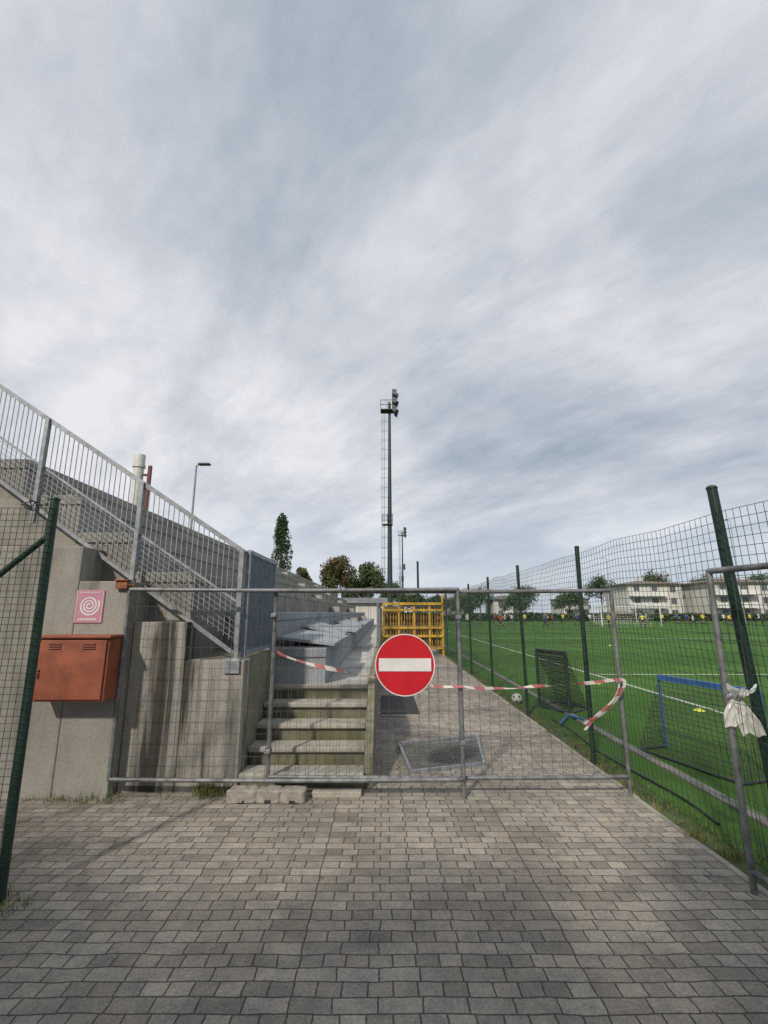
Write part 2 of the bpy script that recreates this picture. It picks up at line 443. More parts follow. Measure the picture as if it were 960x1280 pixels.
# retaining walls
b = MB()
b.bbox(-2.655,-2.083,5.15,5.40,-.02,1.65,.012)
b.bbox(-2.08,-1.462,5.15,5.40,-.02,1.26,.012)
make('retaining_wall', b, M['stain'], loc=(-2.05,5.27,0), label='stained stepped concrete retaining wall under the railing', cat='wall')
b = MB()
b.bbox(-3.2,-2.66,5.0,5.40,-.02,2.07,.012)
b.bbox(-6.5,-3.203,5.0,5.40,-.02,2.44,.012)
make('concrete_wall', b, M['conc'], loc=(-3.6,5.2,0), label='plain grey concrete wall block carrying the red cabinet', cat='wall')

# ------------------------------------------------------------------ sloped railing on stand end
sr = thing('stair_railing','galvanised sloping railing with vertical bars on concrete','railing',(-1.58,5.3,1.26))
RY = 5.28
def zt(x): return 2.42+.654*(-1.58-x)
b = MB(); b.rectbar((-1.55,RY,zt(-1.55)),(-5.6,RY,zt(-5.6)),.045,.05); make('top_rail', b, M['galv'], sr)
b = MB(); b.rectbar((-1.55,RY,zt(-1.55)-.58),(-5.6,RY,zt(-5.6)-.58),.015,.025); make('middle_rail', b, M['galv'], sr)
b = MB(); b.rectbar((-1.62,RY,zt(-1.55)-1.08),(-5.6,RY,zt(-5.6)-1.03),.03,.04); make('bottom_rail', b, M['galv'], sr)
b = MB(); x=-1.62
while x>-5.6:
    b.rectbar((x,RY,zt(x)-1.02),(x,RY,zt(x)-.03),.008,.008); x-=.06
for d in (.62,.68,.74,.80,.86,.92,.98):
    b.rectbar((-1.6,RY-.008,zt(-1.6)-d),(-5.6,RY-.008,zt(-5.6)-d),.004,.005)
make('bars', b, M['galv'], sr)
for x in (-1.58,-2.78,-3.98,-5.2):
    b = MB(); b.rectbar((x,RY-.03,zt(x)-(1.16 if x>-2 else 1.25)),(x,RY-.03,zt(x)+.01),.045,.045)
    make('post', b, M['galv'], sr)
    if x>-2:
        b=MB(); b.bbox(x-.07,x+.07,5.13,5.148+.22,1.262,1.275,.003); b.bbox(x-.08,x+.08,5.125,5.147,1.13,1.265,.004)
        make('base_plate', b, M['galv'], sr)

rr = thing('grating_panel','blue grey steel grating panel beside the stair','railing',(-1.53,5.3,1.26))
b = MB()
for a,c in [((-1.53,5.34,2.42),(-1.53,6.62,2.42)),((-1.53,5.34,1.32),(-1.53,6.62,1.32)),((-1.53,5.34,1.26),(-1.53,5.34,2.42)),((-1.53,6.62,1.26),(-1.53,6.62,2.42))]:
    b.rectbar(a,c,.045,.045)
make('frame', b, M['gpanel'], rr)
b = MB(); y=5.38
while y<6.6:
    b.box(-1.545,-1.515,y,y+.006,1.34,2.40); y+=.03
z=1.4
while z<2.4:
    b.box(-1.535,-1.525,5.36,6.6,z,z+.006); z+=.10
make('grating', b, M['gpanel'], rr)

# ------------------------------------------------------------------ temporary mesh fence panels
def panel(name,label,P,Q,z0,z1,legs,group='temporary mesh fence panels',sx=.1,sz=.205,tr=.021):
    P=Vector((P[0],P[1],0)); Q=Vector((Q[0],Q[1],0)); D=(Q-P); Ln=D.length; D.normalize()
    e=thing(name,label,'fence panel',(P.x,P.y,0),group)
    up=Vector((0,0,1))
    for zz in (z0,z1):
        b=MB(); pts=[P.lerp(Q,t/6)+up*(zz-.012*math.sin(math.pi*t/6)) for t in range(7)]
        b.path(pts,tr,10); make('horizontal_tube',b,M['tube'],e)
    for E_,lg in ((P,legs[0]),(Q,legs[1])):
        b=MB(); b.beam(E_+up*(0.006 if lg else z0),E_+up*z1,tr,10); b.sphere(E_+up*z1,tr*1.02,seg=10); make('upright_tube',b,M['tube'],e)
    b=MB(); x=sx
    nrm = D.cross(up)*.004
    while x<Ln-.03:
        w1=R.uniform(-.008,.008); w2=R.uniform(-.01,.01)
        pa=P+D*x; mid=pa+up*(z0+z1)/2+D*w1+nrm*w2*200
        b.beam(pa+up*z0,mid,.0021,4,cap=False); b.beam(mid,pa+up*(z1-.008),.0021,4,cap=False); x+=sx
    z=z0+sz
    while z<z1-.04:
        b.beam(P+up*z+nrm,Q+up*z+nrm,.0021,4,cap=False); z+=sz
    make('wire_mesh',b,M['wire'],e)
    return e
panel('fence_panel','grey temporary mesh fence panel carrying round sign',(-2.66,5.0),(.77,5.0),.17,1.985,(0,1))
panel('fence_panel','grey temporary mesh fence panel with barrier tape',(-1.14,5.06),(2.40,5.06),.175,1.975,(0,1))
panel('fence_panel','loose grey mesh panel tied along green fence',(2.35,3.43),(2.72,-.05),.13,2.04,(1,1))
for (x,z) in ((-1.14,1.72),(-1.14,.42),(.77,1.70),(.77,.5)):
    b=MB(); b.bbox(x-.028,x+.028,4.975,5.085,z-.02,z+.02,.006); b.beam((x+.018,4.965,z),(x+.018,5.095,z),.008,6)
    make('panel_coupler',b,M['tube'],loc=(x,5.03,z),label='small dark steel clamp joining fence panels',cat='clamp',group='clamps on the fence panels')

# ------------------------------------------------------------------ no entry sign
sg = thing('no_entry_sign','round red no entry sign with white bar','road sign',(.21,4.955,1.236))
def disc(mb,c,r0,r1,y0,y1,mi,seg=64):
    cx,cz=c
    for k in range(seg):
        a=2*math.pi*k/seg; bb=2*math.pi*(k+1)/seg
        pa=[(cx+r*math.cos(t),y,cz+r*math.sin(t)) for (r,y,t) in ((r0,y0,a),(r1,y0,a),(r1,y0,bb),(r0,y0,bb))]
        mb.quad(*pa,mi=mi)
        pa=[(cx+r*math.cos(t),y,cz+r*math.sin(t)) for (r,y,t) in ((r1,y0,a),(r1,y1,a),(r1,y1,bb),(r1,y0,bb))]
        mb.quad(*pa,mi=mi)
b=MB(); disc(b,(.21,1.236),0,.290,4.945,4.955,0); make('red_disc',b,M['signred'],sg)
b=MB(); disc(b,(.21,1.236),.2905,.30,4.9435,4.957,0); disc(b,(.21,1.236),0,.2995,4.958,4.9585,0); make('rim',b,M['signwhite'],sg)
b=MB(); b.box(.21-.262,.21+.262,4.941,4.944,1.236-.062,1.236+.062); make('white_bar',b,M['signwhite'],sg)
for zz in (1.36,1.10):
    b=MB(); b.bbox(.21-.12,.21+.12,4.962,4.975,zz-.02,zz+.02,.004); make('bracket',b,M['galv'],sg)

# ------------------------------------------------------------------ barrier tape
def ribbon(pts,w,mats,name,label,parent_loc,tw=1.1,seed=3.1):
    b=MB(); P=[Vector(p) for p in pts]
    out=[]
    for i in range(len(P)-1):
        p0=P[max(i-1,0)];p1=P[i];p2=P[i+1];p3=P[min(i+2,len(P)-1)]
        for k in range(12):
            t=k/12
            out.append(.5*((2*p1)+(p2-p0)*t+(2*p0-5*p1+4*p2-p3)*t*t+(3*p1-p0-3*p2+p3)*t**3))
    out.append(P[-1])
    s=0; prev=None
    for i,q in enumerate(out):
        d=(out[min(i+1,len(out)-1)]-out[max(i-1,0)]).normalized()
        a=noise.noise(Vector((s*1.9,seed,0)))*tw*3.2
        side=d.cross(Vector((0,-1,0)))
        if side.length<.1: side=Vector((1,0,0))
        side.normalize()
        q=q+Vector((0,0,.014*noise.noise(Vector((s*4,seed,4)))))
        side=(side*math.cos(a)+Vector((0,-1,0))*math.sin(a)*.6)
        ww=w*(.75+.5*noise.noise(Vector((s*3,0,9))))
        dd=d*ww*.35
        cur=(q-side*ww/2-dd,q+side*ww/2+dd,q)
        if prev:
            b.quad(prev[0],cur[0],cur[1],prev[1],int(s/.10)%2)
            s+=(q-prev[2]).length
        prev=cur
    return make(name,b,mats,loc=parent_loc,label=label,cat='tape')
ribbon([(-1.08,4.955,1.36),(-.95,4.95,1.30),(-.72,4.95,1.24),(-.4,4.955,1.17),(-.12,4.97,1.12),(.2,4.972,1.07),(.52,4.955,1.035),(.8,4.945,1.02),(1.12,4.95,1.012),(1.6,4.95,1.035),(2.0,4.955,1.06),(2.36,4.97,1.09),(2.40,4.965,1.05),(2.33,4.96,.95),(2.26,4.955,.86),(2.15,4.95,.77),(2.02,4.95,.72),(1.96,4.95,.68)],.040,[M['taper'],M['tapew']],'barrier_tape','red and white striped barrier tape strung across panels',(.5,4.95,1.0))
ribbon([(2.39,5.02,1.10),(2.35,5.0,1.0),(2.28,4.98,.90),(2.18,4.975,.82),(2.08,4.97,.74),(1.97,4.97,.62)],.028,[M['tapew'],M['taper']],'barrier_tape','loose hanging tail of red and white tape',(2.39,5.0,1.1),seed=8)

# ------------------------------------------------------------------ plastic bag on panel
bag=thing('plastic_bag','limp white plastic bag knotted around fence tube','bag',(2.37,3.38,1.15))
def sheet(P0,du,dv,nu,nv,seed,pinch,amp):
    b=MB(); P0=Vector(P0); du=Vector(du)*.8; dv=Vector(dv)*.95; G=[]
    nn=du.cross(dv).normalized()
    for j in range(nv+1):
        v=j/nv; row=[]
        wd=pinch+(1-pinch)*min(1,v*1.6)
        for i in range(nu+1):
            u=(i/nu-.5)
            q=P0+du*u*wd+dv*v*(1+.12*noise.noise(Vector((u*3,seed,0))))
            f=noise.noise(Vector((u*5/wd**.5,v*1.6,seed)))+.3*noise.noise(Vector((u*11,v*4,seed+4)))
            q+=nn*(f*amp+.03*(1-4*u*u)*min(1,v*2))+du*.10*noise.noise(Vector((v*2,u*2,seed+9)))
            row.append(q)
        G.append(row)
    vs=[q for r_ in G for q in r_]
    fs=[(j*(nu+1)+i,j*(nu+1)+i+1,(j+1)*(nu+1)+i+1,(j+1)*(nu+1)+i) for j in range(nv) for i in range(nu)]
    b.add(vs,fs,0,True); return b
for (P0,du,dv,sd_,pi_,am) in [((2.37,3.385,1.20),(.20,.02,.03),(-.045,-.03,-.20),1,.25,.025),((2.38,3.375,1.20),(.16,-.05,.0),(.075,-.02,-.26),5,.25,.025),((2.37,3.37,1.19),(.16,.0,-.04),(-.02,-.05,.09),9,.4,.02),((2.39,3.36,1.19),(.13,.0,.04),(.06,-.03,.08),12,.4,.02)]:
    make('bag_fold',sheet(P0,du,dv,22,22,sd_,pi_,am),M['plastic'],bag)
b=MB()
for k in range(10):
    a=2*math.pi*k/10; c=2*math.pi*(k+1)/10
    b.beam((2.372+.03*math.cos(a),3.40+.03*math.sin(a),1.19+.01*math.sin(a*2)),(2.372+.03*math.cos(c),3.40+.03*math.sin(c),1.19+.01*math.sin(c*2)),.013,8)
make('knot',b,M['plastic'],bag)

# ------------------------------------------------------------------ green fence beside pitch
gf=thing('green_mesh_fence','tall green posts with square wire mesh beside pitch','fence',(2.47,6.05,0))
def fx(y,z=0):
    if y>=6.05: return 2.47+.008*(y-6.05)
    base=2.47+(6.05-y)*.075; top=2.47+(6.05-y)*.02
    return base+(top-base)*z/2.6
py=[.9,3.5,6.05,8.7,11.5,14.3]; y=17.1
while y<46: py.append(y); y+=2.8
for y in py:
    b=MB()
    r=.036 if y<5 else .028
    tz=2.68 if y<5 else 2.57+R.uniform(-.02,.02)
    ln=R.uniform(-.03,.03) if y>5 else 0
    b.beam((fx(y),y,0),(fx(y,2.6)-.01+ln,y,tz),r,14); b.sphere((fx(y,2.6)-.01+ln,y,tz),r*1.12,seg=14,sc=(1,1,.6))
    make('post',b,M['greenpost'],gf)
b=MB()
def wob(y,z): return .035*noise.noise(Vector((y*.6,z*.9,0)))
def topz(y): return 2.48+.05*noise.noise(Vector((y*.9,5,0)))
y=1.0
while y<44:
    zs=[0.04,.7,1.3,1.9,topz(y)]
    pts=[(fx(y,z)-.038+wob(y,z),y+.015*noise.noise(Vector((y*3,z*2,7))),z) for z in zs]
    for a,c in zip(pts[:-1],pts[1:]): b.beam(a,c,.0024,3,cap=False)
    y+=.066
nz=37
for i in range(nz):
    y=1.0
    while y<44:
        st_=.4 if y<12 else 2.
        y2=min(y+st_,44)
        za=.04+(topz(y)-.04)*i/(nz-1); zb=.04+(topz(y2)-.04)*i/(nz-1)
        b.beam((fx(y,za)-.038+wob(y,za),y,za),(fx(y2,zb)-.038+wob(y2,zb),y2,zb),.0024,3,cap=False); y=y2
make('wire_mesh',b,M['greenwire'],gf)

# left green fence
lf=thing('green_mesh_fence','dark green fence post with diagonal brace and mesh','fence',(-2.36,3.33,0))
b=MB(); b.beam((-2.36,3.33,0),(-2.385,3.33,2.55),.030,14); b.sphere((-2.385,3.33,2.55),.034,seg=14,sc=(1,1,.6)); make('post',b,M['greenpost'],lf)
b=MB(); b.beam((-2.40,3.33,2.28),(-4.0,3.25,.75),.021,10); make('diagonal_brace',b,M['greenpost'],lf)
b=MB(); b.beam((-4.9,3.33,0),(-4.9,3.33,2.55),.03,12); make('post',b,M['greenpost'],lf)
b=MB(); x=-2.335
while x>-4.9:
    b.beam((x,3.292,.03),(x+.01,3.292,2.48),.0022,3,cap=False); x-=.045
z=.05
while z<2.5:
    b.beam((-2.33,3.296,z),(-4.9,3.296,z),.0022,3,cap=False); z+=.045
make('wire_mesh',b,M['greenwire'],lf)
b=MB()
pts=[(-2.52+.05*math.cos(t*.9)*(1-t/22), 3.30+.03*math.sin(t*1.3), 2.50+.035*math.sin(t*.9)) for t in range(16)]
b.path(pts,.004,5); make('tie_wire',b,M['darksteel'],lf)

# ------------------------------------------------------------------ red cabinet
cb=thing('utility_cabinet','brick red metal utility cabinet mounted on concrete wall','cabinet',(-3.0,4.997,.915))
b=MB(); b.bbox(-3.355,-2.675,4.77,4.997,.915,1.50,.008); make('cabinet_body',b,M['redbox'],cb)
b=MB(); b.bbox(-3.335,-2.695,4.752,4.768,.935,1.485,.005)
make('door',b,M['redbox'],cb)
b=MB(); b.bbox(-3.375,-2.655,4.735,4.997,1.503,1.53,.006); make('rain_cap',b,M['redbox'],cb)
for cx in (-3.19,-2.86):
    b=MB()
    for k in range(3):
        z=1.40+k*.022
        b.add([(cx-.06,4.751,z),(cx+.06,4.751,z),(cx+.06,4.740,z+.003),(cx-.06,4.740,z+.003),(cx-.06,4.751,z+.014),(cx+.06,4.751,z+.014)],[(0,1,2,3),(3,2,5,4)])
    make('vent_louvre',b,M['redboxd'],cb)
b=MB(); b.sphere((-3.315,4.75,1.2),.012,seg=10); b.bbox(-3.323,-3.307,4.742,4.752,1.13,1.18,.002); make('lock',b,M['darksteel'],cb)
b=MB(); b.beam((-2.70,4.757,.94),(-2.70,4.757,1.48),.006,8); make('hinge',b,M['redboxd'],cb)

# pink sign
ps=thing('pink_sign','square pink notice with white spiral on wall','sign',(-3.055,4.995,1.65))
b=MB(); b.bbox(-3.2,-2.91,4.988,4.998,1.645,1.975,.002); make('sign_plate',b,M['pink'],ps)
b=MB(); cx,cz=-3.055,1.82
prev=None
for k in range(0,150):
    t=k/149; a=t*6*math.pi+.5; r=.012+.092*t; hw=.0065+.001*t
    A=(cx+(r-hw)*math.cos(a),4.9855,cz+(r-hw)*math.sin(a)); B=(cx+(r+hw)*math.cos(a),4.9855,cz+(r+hw)*math.sin(a))
    if prev: b.quad(prev[0],A,B,prev[1])
    prev=(A,B)
make('white_spiral',b,M['signwhite'],ps)
b=MB()
for k in range(9):
    x=-3.15+k*.021; b.box(x,x+.013,4.985,4.987,1.668,1.692)
for k in range(14):
    x=-3.165+k*.0155; b.box(x,x+.009,4.985,4.987,1.947,1.957)
for (x0,x1,z0,z1) in ((-3.192,-3.188,1.653,1.967),(-2.922,-2.918,1.653,1.967)): b.box(x0,x1,4.985,4.987,z0,z1)
make('lettering',b,M['signwhite'],ps)

b=MB(); b.bbox(-2.80,-2.66,4.93,5.04,2.072,2.085,.003); b.bbox(-2.79,-2.67,4.95,4.994,1.99,2.07,.006); b.beam((-2.70,4.97,2.03),(-2.62,5.0,2.03),.012,8)
make('hinge_bracket',b,M['rust'],loc=(-2.72,4.98,2.03),label='rusty hinge bracket on corner of concrete wall',cat='bracket')

# ------------------------------------------------------------------ rough concrete blocks
def cblock(x0,x1,y0,y1,h,label,rz,seed):
    e=thing('concrete_block',label,'concrete block',((x0+x1)/2,(y0+y1)/2,0),'concrete blocks at foot of fence')
    b=MB(); b.rough(x0,x1,y0,y1,.0,h,.012,9,seed=seed)
    o=make('block_body',b,M['kerb'],e); o.rotation_euler=(0,0,rz)
    b=MB(); q=(x0+x1)/2-.03
    b.bbox(q,q+.06,y0-.002,y0+.03,-.01,.035,.006)  # solid black piece standing in for the shade inside a recess
    o=make('slot_shade',b,M['black'],e); o.rotation_euler=(0,0,rz)
cblock(-1.47,-1.20,4.86,5.02,.12,'rough chipped grey concrete block at fence foot',.03,2)
cblock(-1.205,-.97,4.87,5.03,.115,'worn concrete block between two others',-.01,5)
cblock(-.972,-.74,4.86,5.02,.118,'rough grey concrete block under mesh panel',-.03,8)

# dark mat with light frame
e=thing('rubber_mat','dark rectangular mat lying on the paved path','mat',(.26,9.5,0))
b=MB(); b.bbox(-.05,.62,8.75,10.6,.006,.026,.006); make('mat_surface',b,M['black'],e)
b=MB(); b.bbox(-.05,.69,8.60,8.745,.004,.02,.005); make('border_slab',b,M['kerb'],e)
b=MB(); b.bbox(.625,.69,8.75,10.6,.004,.02,.005); make('border_slab',b,M['kerb'],e)

# fallen grille
e=thing('steel_grille','fallen steel grating lying tilted on the paving','grating',(.7,6.4,0))
C=[Vector((.30,5.72,.02)),Vector((1.17,6.0,.02)),Vector((1.27,6.95,.10)),Vector((.20,6.75,.05))]
b=MB()
for a,c in zip(C,C[1:]+C[:1]): b.rectbar(a,c,.035,.035)
make('frame',b,M['galv'],e)
b=MB()
for k in range(1,28):
    t=k/28; b.rectbar(C[0].lerp(C[1],t),C[3].lerp(C[2],t),.006,.012)
for k in range(1,12):
    t=k/12; b.rectbar(C[0].lerp(C[3],t),C[1].lerp(C[2],t),.006,.006)
make('bars',b,M['grille'],e)

# ------------------------------------------------------------------ yellow fence across the path
yf=thing('yellow_barrier','ochre yellow barrier of rails and posts closing the path','fence',(1.2,20,0))
for x in (-.02,.62,1.25,1.88,2.42):
    b=MB(); b.rectbar((x,20,0),(x,20,2.12 if x<2.4 else 2.45),.08,.08); make('post',b,M['yellow'],yf)
for z,hh in ((2.1,.10),(1.84,.08),(1.15,.12),(.8,.10),(.35,.12)):
    b=MB(); b.rectbar((-.02,19.94,z),(2.42,19.94,z),.04,hh); make('rail',b,M['yellow'],yf)
b=MB(); x=.03
while x<2.4:
    b.box(x,x+.022,20.05,20.07,.3,2.05); x+=.115
make('vertical_bars',b,M['yellow'],yf)
b=MB(); b.box(.02,.80,20.45,20.48,.3,2.0); b.box(.85,2.38,20.45,20.48,.25,1.7)
make('infill_panel',b,M['brownp'],yf)
b=MB(); b.beam((1.62,22.5,0),(1.6,22.5,4.1),.06,12,.05); b.sphere((1.6,22.5,4.1),.06,seg=12,sc=(1,1,.6))
make('green_post',b,M['greenpost'],loc=(1.62,22.5,0),label='tall plain dark green post behind yellow fence',cat='post')
e=thing('low_shed','low shed with brown roof beyond the grandstand','building',(-4,40,0))
b=MB(); b.box(-9,0,40,44,0,2.5); make('wall',b,M['wallcream'],e)
b=MB(); b.add([(-9.3,39.7,2.5),(.3,39.7,2.5),(.3,44.3,2.5),(-9.3,44.3,2.5),(-9.3,42,3.0),(.3,42,3.0)],[(0,1,5,4),(2,3,4,5),(1,2,5),(3,0,4),(0,3,2,1)]); make('roof',b,M['roofg'],e)

# ------------------------------------------------------------------ goals and ball
gl=thing('small_training_goal','low blue framed training goal with black net','goal',(3.73,6.74,0))
A0=Vector((3.73,6.74,.02));B0=Vector((4.10,5.45,.02)); up=Vector((0,0,.87)); bk=Vector((-.42,-.12,0))
b=MB(); b.beam(A0,A0+up,.018,10); b.rectbar(A0+up,B0+up,.05,.065); b.beam(B0,B0+up,.018,10); make('goal_frame',b,M['blue'],gl)
b=MB(); b.beam(A0,A0+bk,.015,8); b.beam(B0,B0+bk,.015,8); b.beam(A0+bk,B0+bk,.015,8); make('base_bar',b,M['blackp'],gl)
b=MB()
for k in range(27):
    t=k/26; b.beam((A0+up).lerp(B0+up,t),(A0+bk).lerp(B0+bk,t),.0028,3,cap=False)
for k in range(18):
    t=k/17; b.beam((A0+up).lerp(A0+bk,t),(B0+up).lerp(B0+bk,t),.0028,3,cap=False)
for P_ in (A0,B0):
    for k in range(14):
        t=k/14; b.beam(P_+up*t,(P_+bk).lerp(P_+up,t),.003,3,cap=False)
    for k in range(9):
        t=k/9; b.beam(P_+bk*t,P_+bk*t+up*(1-t),.003,3,cap=False)
make('goal_net',b,M['blackp'],gl)
gl=thing('small_training_goal','small black folding goal with dense dark net','goal',(3.05,9.2,0))
A0=Vector((2.95,9.5,.02));B0=Vector((3.25,8.8,.02)); up=Vector((0,0,1.02)); bk=Vector((.5,.45,0))
b=MB(); b.beam(A0,A0+up,.03,8); b.beam(B0,B0+up,.03,8); b.beam(A0+up,B0+up,.03,8); b.beam(A0,B0,.03,8);b.beam(B0,B0+bk,.02,8);b.beam(A0,A0+bk,.02,8);b.beam(A0+bk,B0+bk,.02,8); make('goal_frame',b,M['blackp'],gl)
b=MB()
for k in range(19):
    t=k/18; b.beam((A0+up).lerp(B0+up,t),(A0+bk).lerp(B0+bk,t),.006,3,cap=False); b.beam(A0.lerp(B0,t),(A0+up).lerp(B0+up,t),.005,3,cap=False)
for k in range(22):
    t=k/21; b.beam((A0+up).lerp(A0+bk,t),(B0+up).lerp(B0+bk,t),.006,3,cap=False);b.beam(A0.lerp(A0+up,t),B0.lerp(B0+up,t),.005,3,cap=False)
make('goal_net',b,M['blackp'],gl)
b=MB(); b.beam((2.75,7.9,.05),(3.1,8.5,.05),.02,8); b.beam((3.1,8.5,.05),(3.25,8.2,.05),.02,8); make('blue_pole',b,M['blue'],loc=(2.9,8.2,.05),label='loose blue plastic pole on grass by fence',cat='pole')
b=MB(); pts=[(2.78+.14*noise.noise(Vector((yy_*.7,0,0))),yy_,.02) for yy_ in [x_*.25+4.4 for x_ in range(17)]]
b.path(pts,.012,8); make('black_hose',b,M['blackp'],loc=(2.75,5,.03),label='black hose lying on grass along fence',cat='hose')

def football(loc,label):
    me=bpy.data.meshes.new('football'); bm=bmesh.new(); bmesh.ops.create_icosphere(bm,subdivisions=3,radius=.10)
    ico=bmesh.new(); bmesh.ops.create_icosphere(ico,subdivisions=1,radius=1); cs=[v.co.normalized() for v in ico.verts]; ico.free()
    for f in bm.faces:
        c=f.calc_center_median().normalized(); f.smooth=True
        f.material_index=1 if max(c.dot(k) for k in cs)>.97 else 0
    bm.to_mesh(me); bm.free(); me.materials.append(M['ball']); me.materials.append(M['blackp'])
    o=bpy.data.objects.new('football',me); COL.objects.link(o); o.location=loc; o['label']=label; o['category']='ball'
football((2.60,9.8,.10),'white football with dark patches resting against fence')
for i,(x,y) in enumerate([(5.7,9.1),(5.3,12.4),(9.5,20),(12,26)]):
    b=MB(); seg=20
    for k in range(seg):
        a=2*math.pi*k/seg; c=2*math.pi*(k+1)/seg
        b.quad((x+.1*math.cos(a),y+.1*math.sin(a),.009),(x+.1*math.cos(c),y+.1*math.sin(c),.009),(x+.03*math.cos(c),y+.03*math.sin(c),.06),(x+.03*math.cos(a),y+.03*math.sin(a),.06))
    make('marker_cone',b,M['yline'],loc=(x,y,.009),label='small yellow training marker disc on turf',cat='marker cone',group='training markers on the pitch')

def goal(x,y,w_,label,rot=0):
    e=thing('football_goal',label,'goal',(x,y,0),'white goals on the pitch')
    b=MB(); b.beam((x,y,0),(x,y,2.44),.08,8); b.beam((x+w_,y,0),(x+w_,y,2.44),.08,8); b.beam((x,y,2.44),(x+w_,y,2.44),.08,8)
    make('goal_frame',b,M['whitemetal'],e)
    b=MB()
    for k in range(int(w_/.3)+1):
        xx=x+k*.3; b.path([(xx,y,2.44),(xx,y+.8,2.3),(xx,y+2,.02)],.012,3)
    for k in range(8):
        t=k/7; b.beam((x,y+.8+1.2*t,2.3-2.28*t),(x+w_,y+.8+1.2*t,2.3-2.28*t),.012,3)
    make('goal_net',b,M['whitemetal'],e); e.rotation_euler=(0,0,rot)
goal(27.0,60,7.32,'white full size football goal with net')
goal(36.5,84,7.32,'white full size football goal further off')

# ------------------------------------------------------------------ people
def person_mesh(name,pose,shirt):
    P={'pelvis':(0,0,.92),'belly':(0,0,1.08),'chest':(0,.02,1.32),'neck':(0,0,1.48),'head':(0,-.02,1.62),'top':(0,-.01,1.70),
       'lsh':(.17,0,1.40),'rsh':(-.17,0,1.40)}
    if pose==0:
        P.update(lel=(.24,.03,1.14),lwr=(.24,-.08,.90),rel=(-.24,.03,1.14),rwr=(-.25,-.05,.90),lhip=(.09,0,.88),rhip=(-.09,0,.88),lkn=(.11,-.03,.50),rkn=(-.11,-.03,.50),lan=(.12,.02,.08),ran=(-.13,.02,.08),lto=(.13,-.14,.03),rto=(-.15,-.14,.03))
    elif pose==1:
        P.update(lel=(.26,.16,1.18),lwr=(.22,.02,1.02),rel=(-.26,-.16,1.18),rwr=(-.2,-.32,1.22),lhip=(.09,0,.88),rhip=(-.09,0,.88),lkn=(.11,-.28,.58),rkn=(-.1,.08,.50),lan=(.11,-.22,.18),ran=(-.1,.42,.30),lto=(.12,-.40,.14),rto=(-.1,.46,.15))
    else:
        P.update(lel=(.38,0,1.22),lwr=(.30,-.10,1.02),rel=(-.38,.0,1.22),rwr=(-.30,-.10,1.02),lhip=(.09,0,.88),rhip=(-.09,0,.88),lkn=(.2,-.05,.50),rkn=(-.2,-.03,.50),lan=(.27,.02,.08),ran=(-.27,.02,.08),lto=(.3,-.14,.03),rto=(-.3,-.14,.03))
    rad=dict(pelvis=.15,belly=.13,chest=.16,neck=.055,head=.10,top=.075,lsh=.07,rsh=.07,lel=.045,rel=.045,lwr=.035,rwr=.035,lhip=.10,rhip=.10,lkn=.06,rkn=.06,lan=.045,ran=.045,lto=.04,rto=.04)
    ks=list(P); idx={k:i for i,k in enumerate(ks)}
    E=[('pelvis','belly'),('belly','chest'),('chest','neck'),('neck','head'),('head','top'),('chest','lsh'),('chest','rsh'),('lsh','lel'),('lel','lwr'),('rsh','rel'),('rel','rwr'),('pelvis','lhip'),('pelvis','rhip'),('lhip','lkn'),('lkn','lan'),('lan','lto'),('rhip','rkn'),('rkn','ran'),('ran','rto')]
    me=bpy.data.meshes.new('tmp'); me.from_pydata([P[k] for k in ks],[(idx[a],idx[c]) for a,c in E],[])
    o=bpy.data.objects.new('tmp',me); COL.objects.link(o)
    md=o.modifiers.new('s','SKIN'); sv=me.skin_vertices[0].data
    for k in ks: sv[idx[k]].radius=(rad[k],rad[k]*(.75 if k in('chest','belly','pelvis') else 1))
    sv[0].use_root=True
    o.modifiers.new('ss','SUBSURF').levels=1
    dg=bpy.context.evaluated_depsgraph_get(); ev=o.evaluated_get(dg)
    nm=bpy.data.meshes.new_from_object(ev); nm.name=name
    bpy.data.objects.remove(o)
    nm.materials.clear()
    for m in (M['skin'],shirt,M['shorts'],M['socks'],M['hair']): nm.materials.append(m)
    for f in nm.polygons:
        c=f.center; f.use_smooth=True
        armlow=abs(c.x)>.2 and c.z<1.25 and c.z>.7
        if c.z>1.64 or (c.z>1.57 and c.y>.03): f.material_index=4
        elif c.z>1.45 or armlow: f.material_index=0
        elif c.z>.95: f.material_index=1
        elif c.z>.56: f.material_index=2
        elif c.z>.45: f.material_index=0
        else: f.material_index=3
    return nm
pm={}
plist=[(13.9,70,0,'shirtb'),(16.5,72,1,'shirtr'),(19,72,2,'shirtw'),(19.5,67,1,'bib'),(25,72,0,'shirtr'),(27,73,1,'bib'),(27,68,2,'shirtb'),(29.8,70,1,'shirtw'),(42,73,0,'bib'),(42.6,70,1,'bib'),(45,72,2,'shirtb'),(44.8,68,1,'bib'),(47,71,0,'shirtr'),(52,74,0,'shirtw'),(53,70,1,'bib'),(50,64,2,'shirtb'),
 (11.5,66,1,'shirtr'),(22,66,0,'shirtw'),(23.2,69,2,'bib'),(33,69,1,'shirtr'),(35,66,0,'shirtb'),(38,70,2,'shirtw'),(40,66,1,'shirtb'),(48.5,68,0,'bib'),(55,71,1,'shirtw'),(57,68,0,'shirtr'),(51,60,1,'shirtw'),(31,58,2,'bib'),(15,60,1,'shirtw'),
 (9.5,55,0,'shirtw'),(12.5,52,1,'shirtr'),(18,54,1,'shirtb'),(26,56,0,'bib'),(37,58,1,'shirtw'),(43,60,0,'shirtr'),(46,57,1,'bib')]
cn=dict(shirtb='blue',shirtr='red',shirtw='white',bib='yellow'); pn=('standing on','running across','ready stance on')
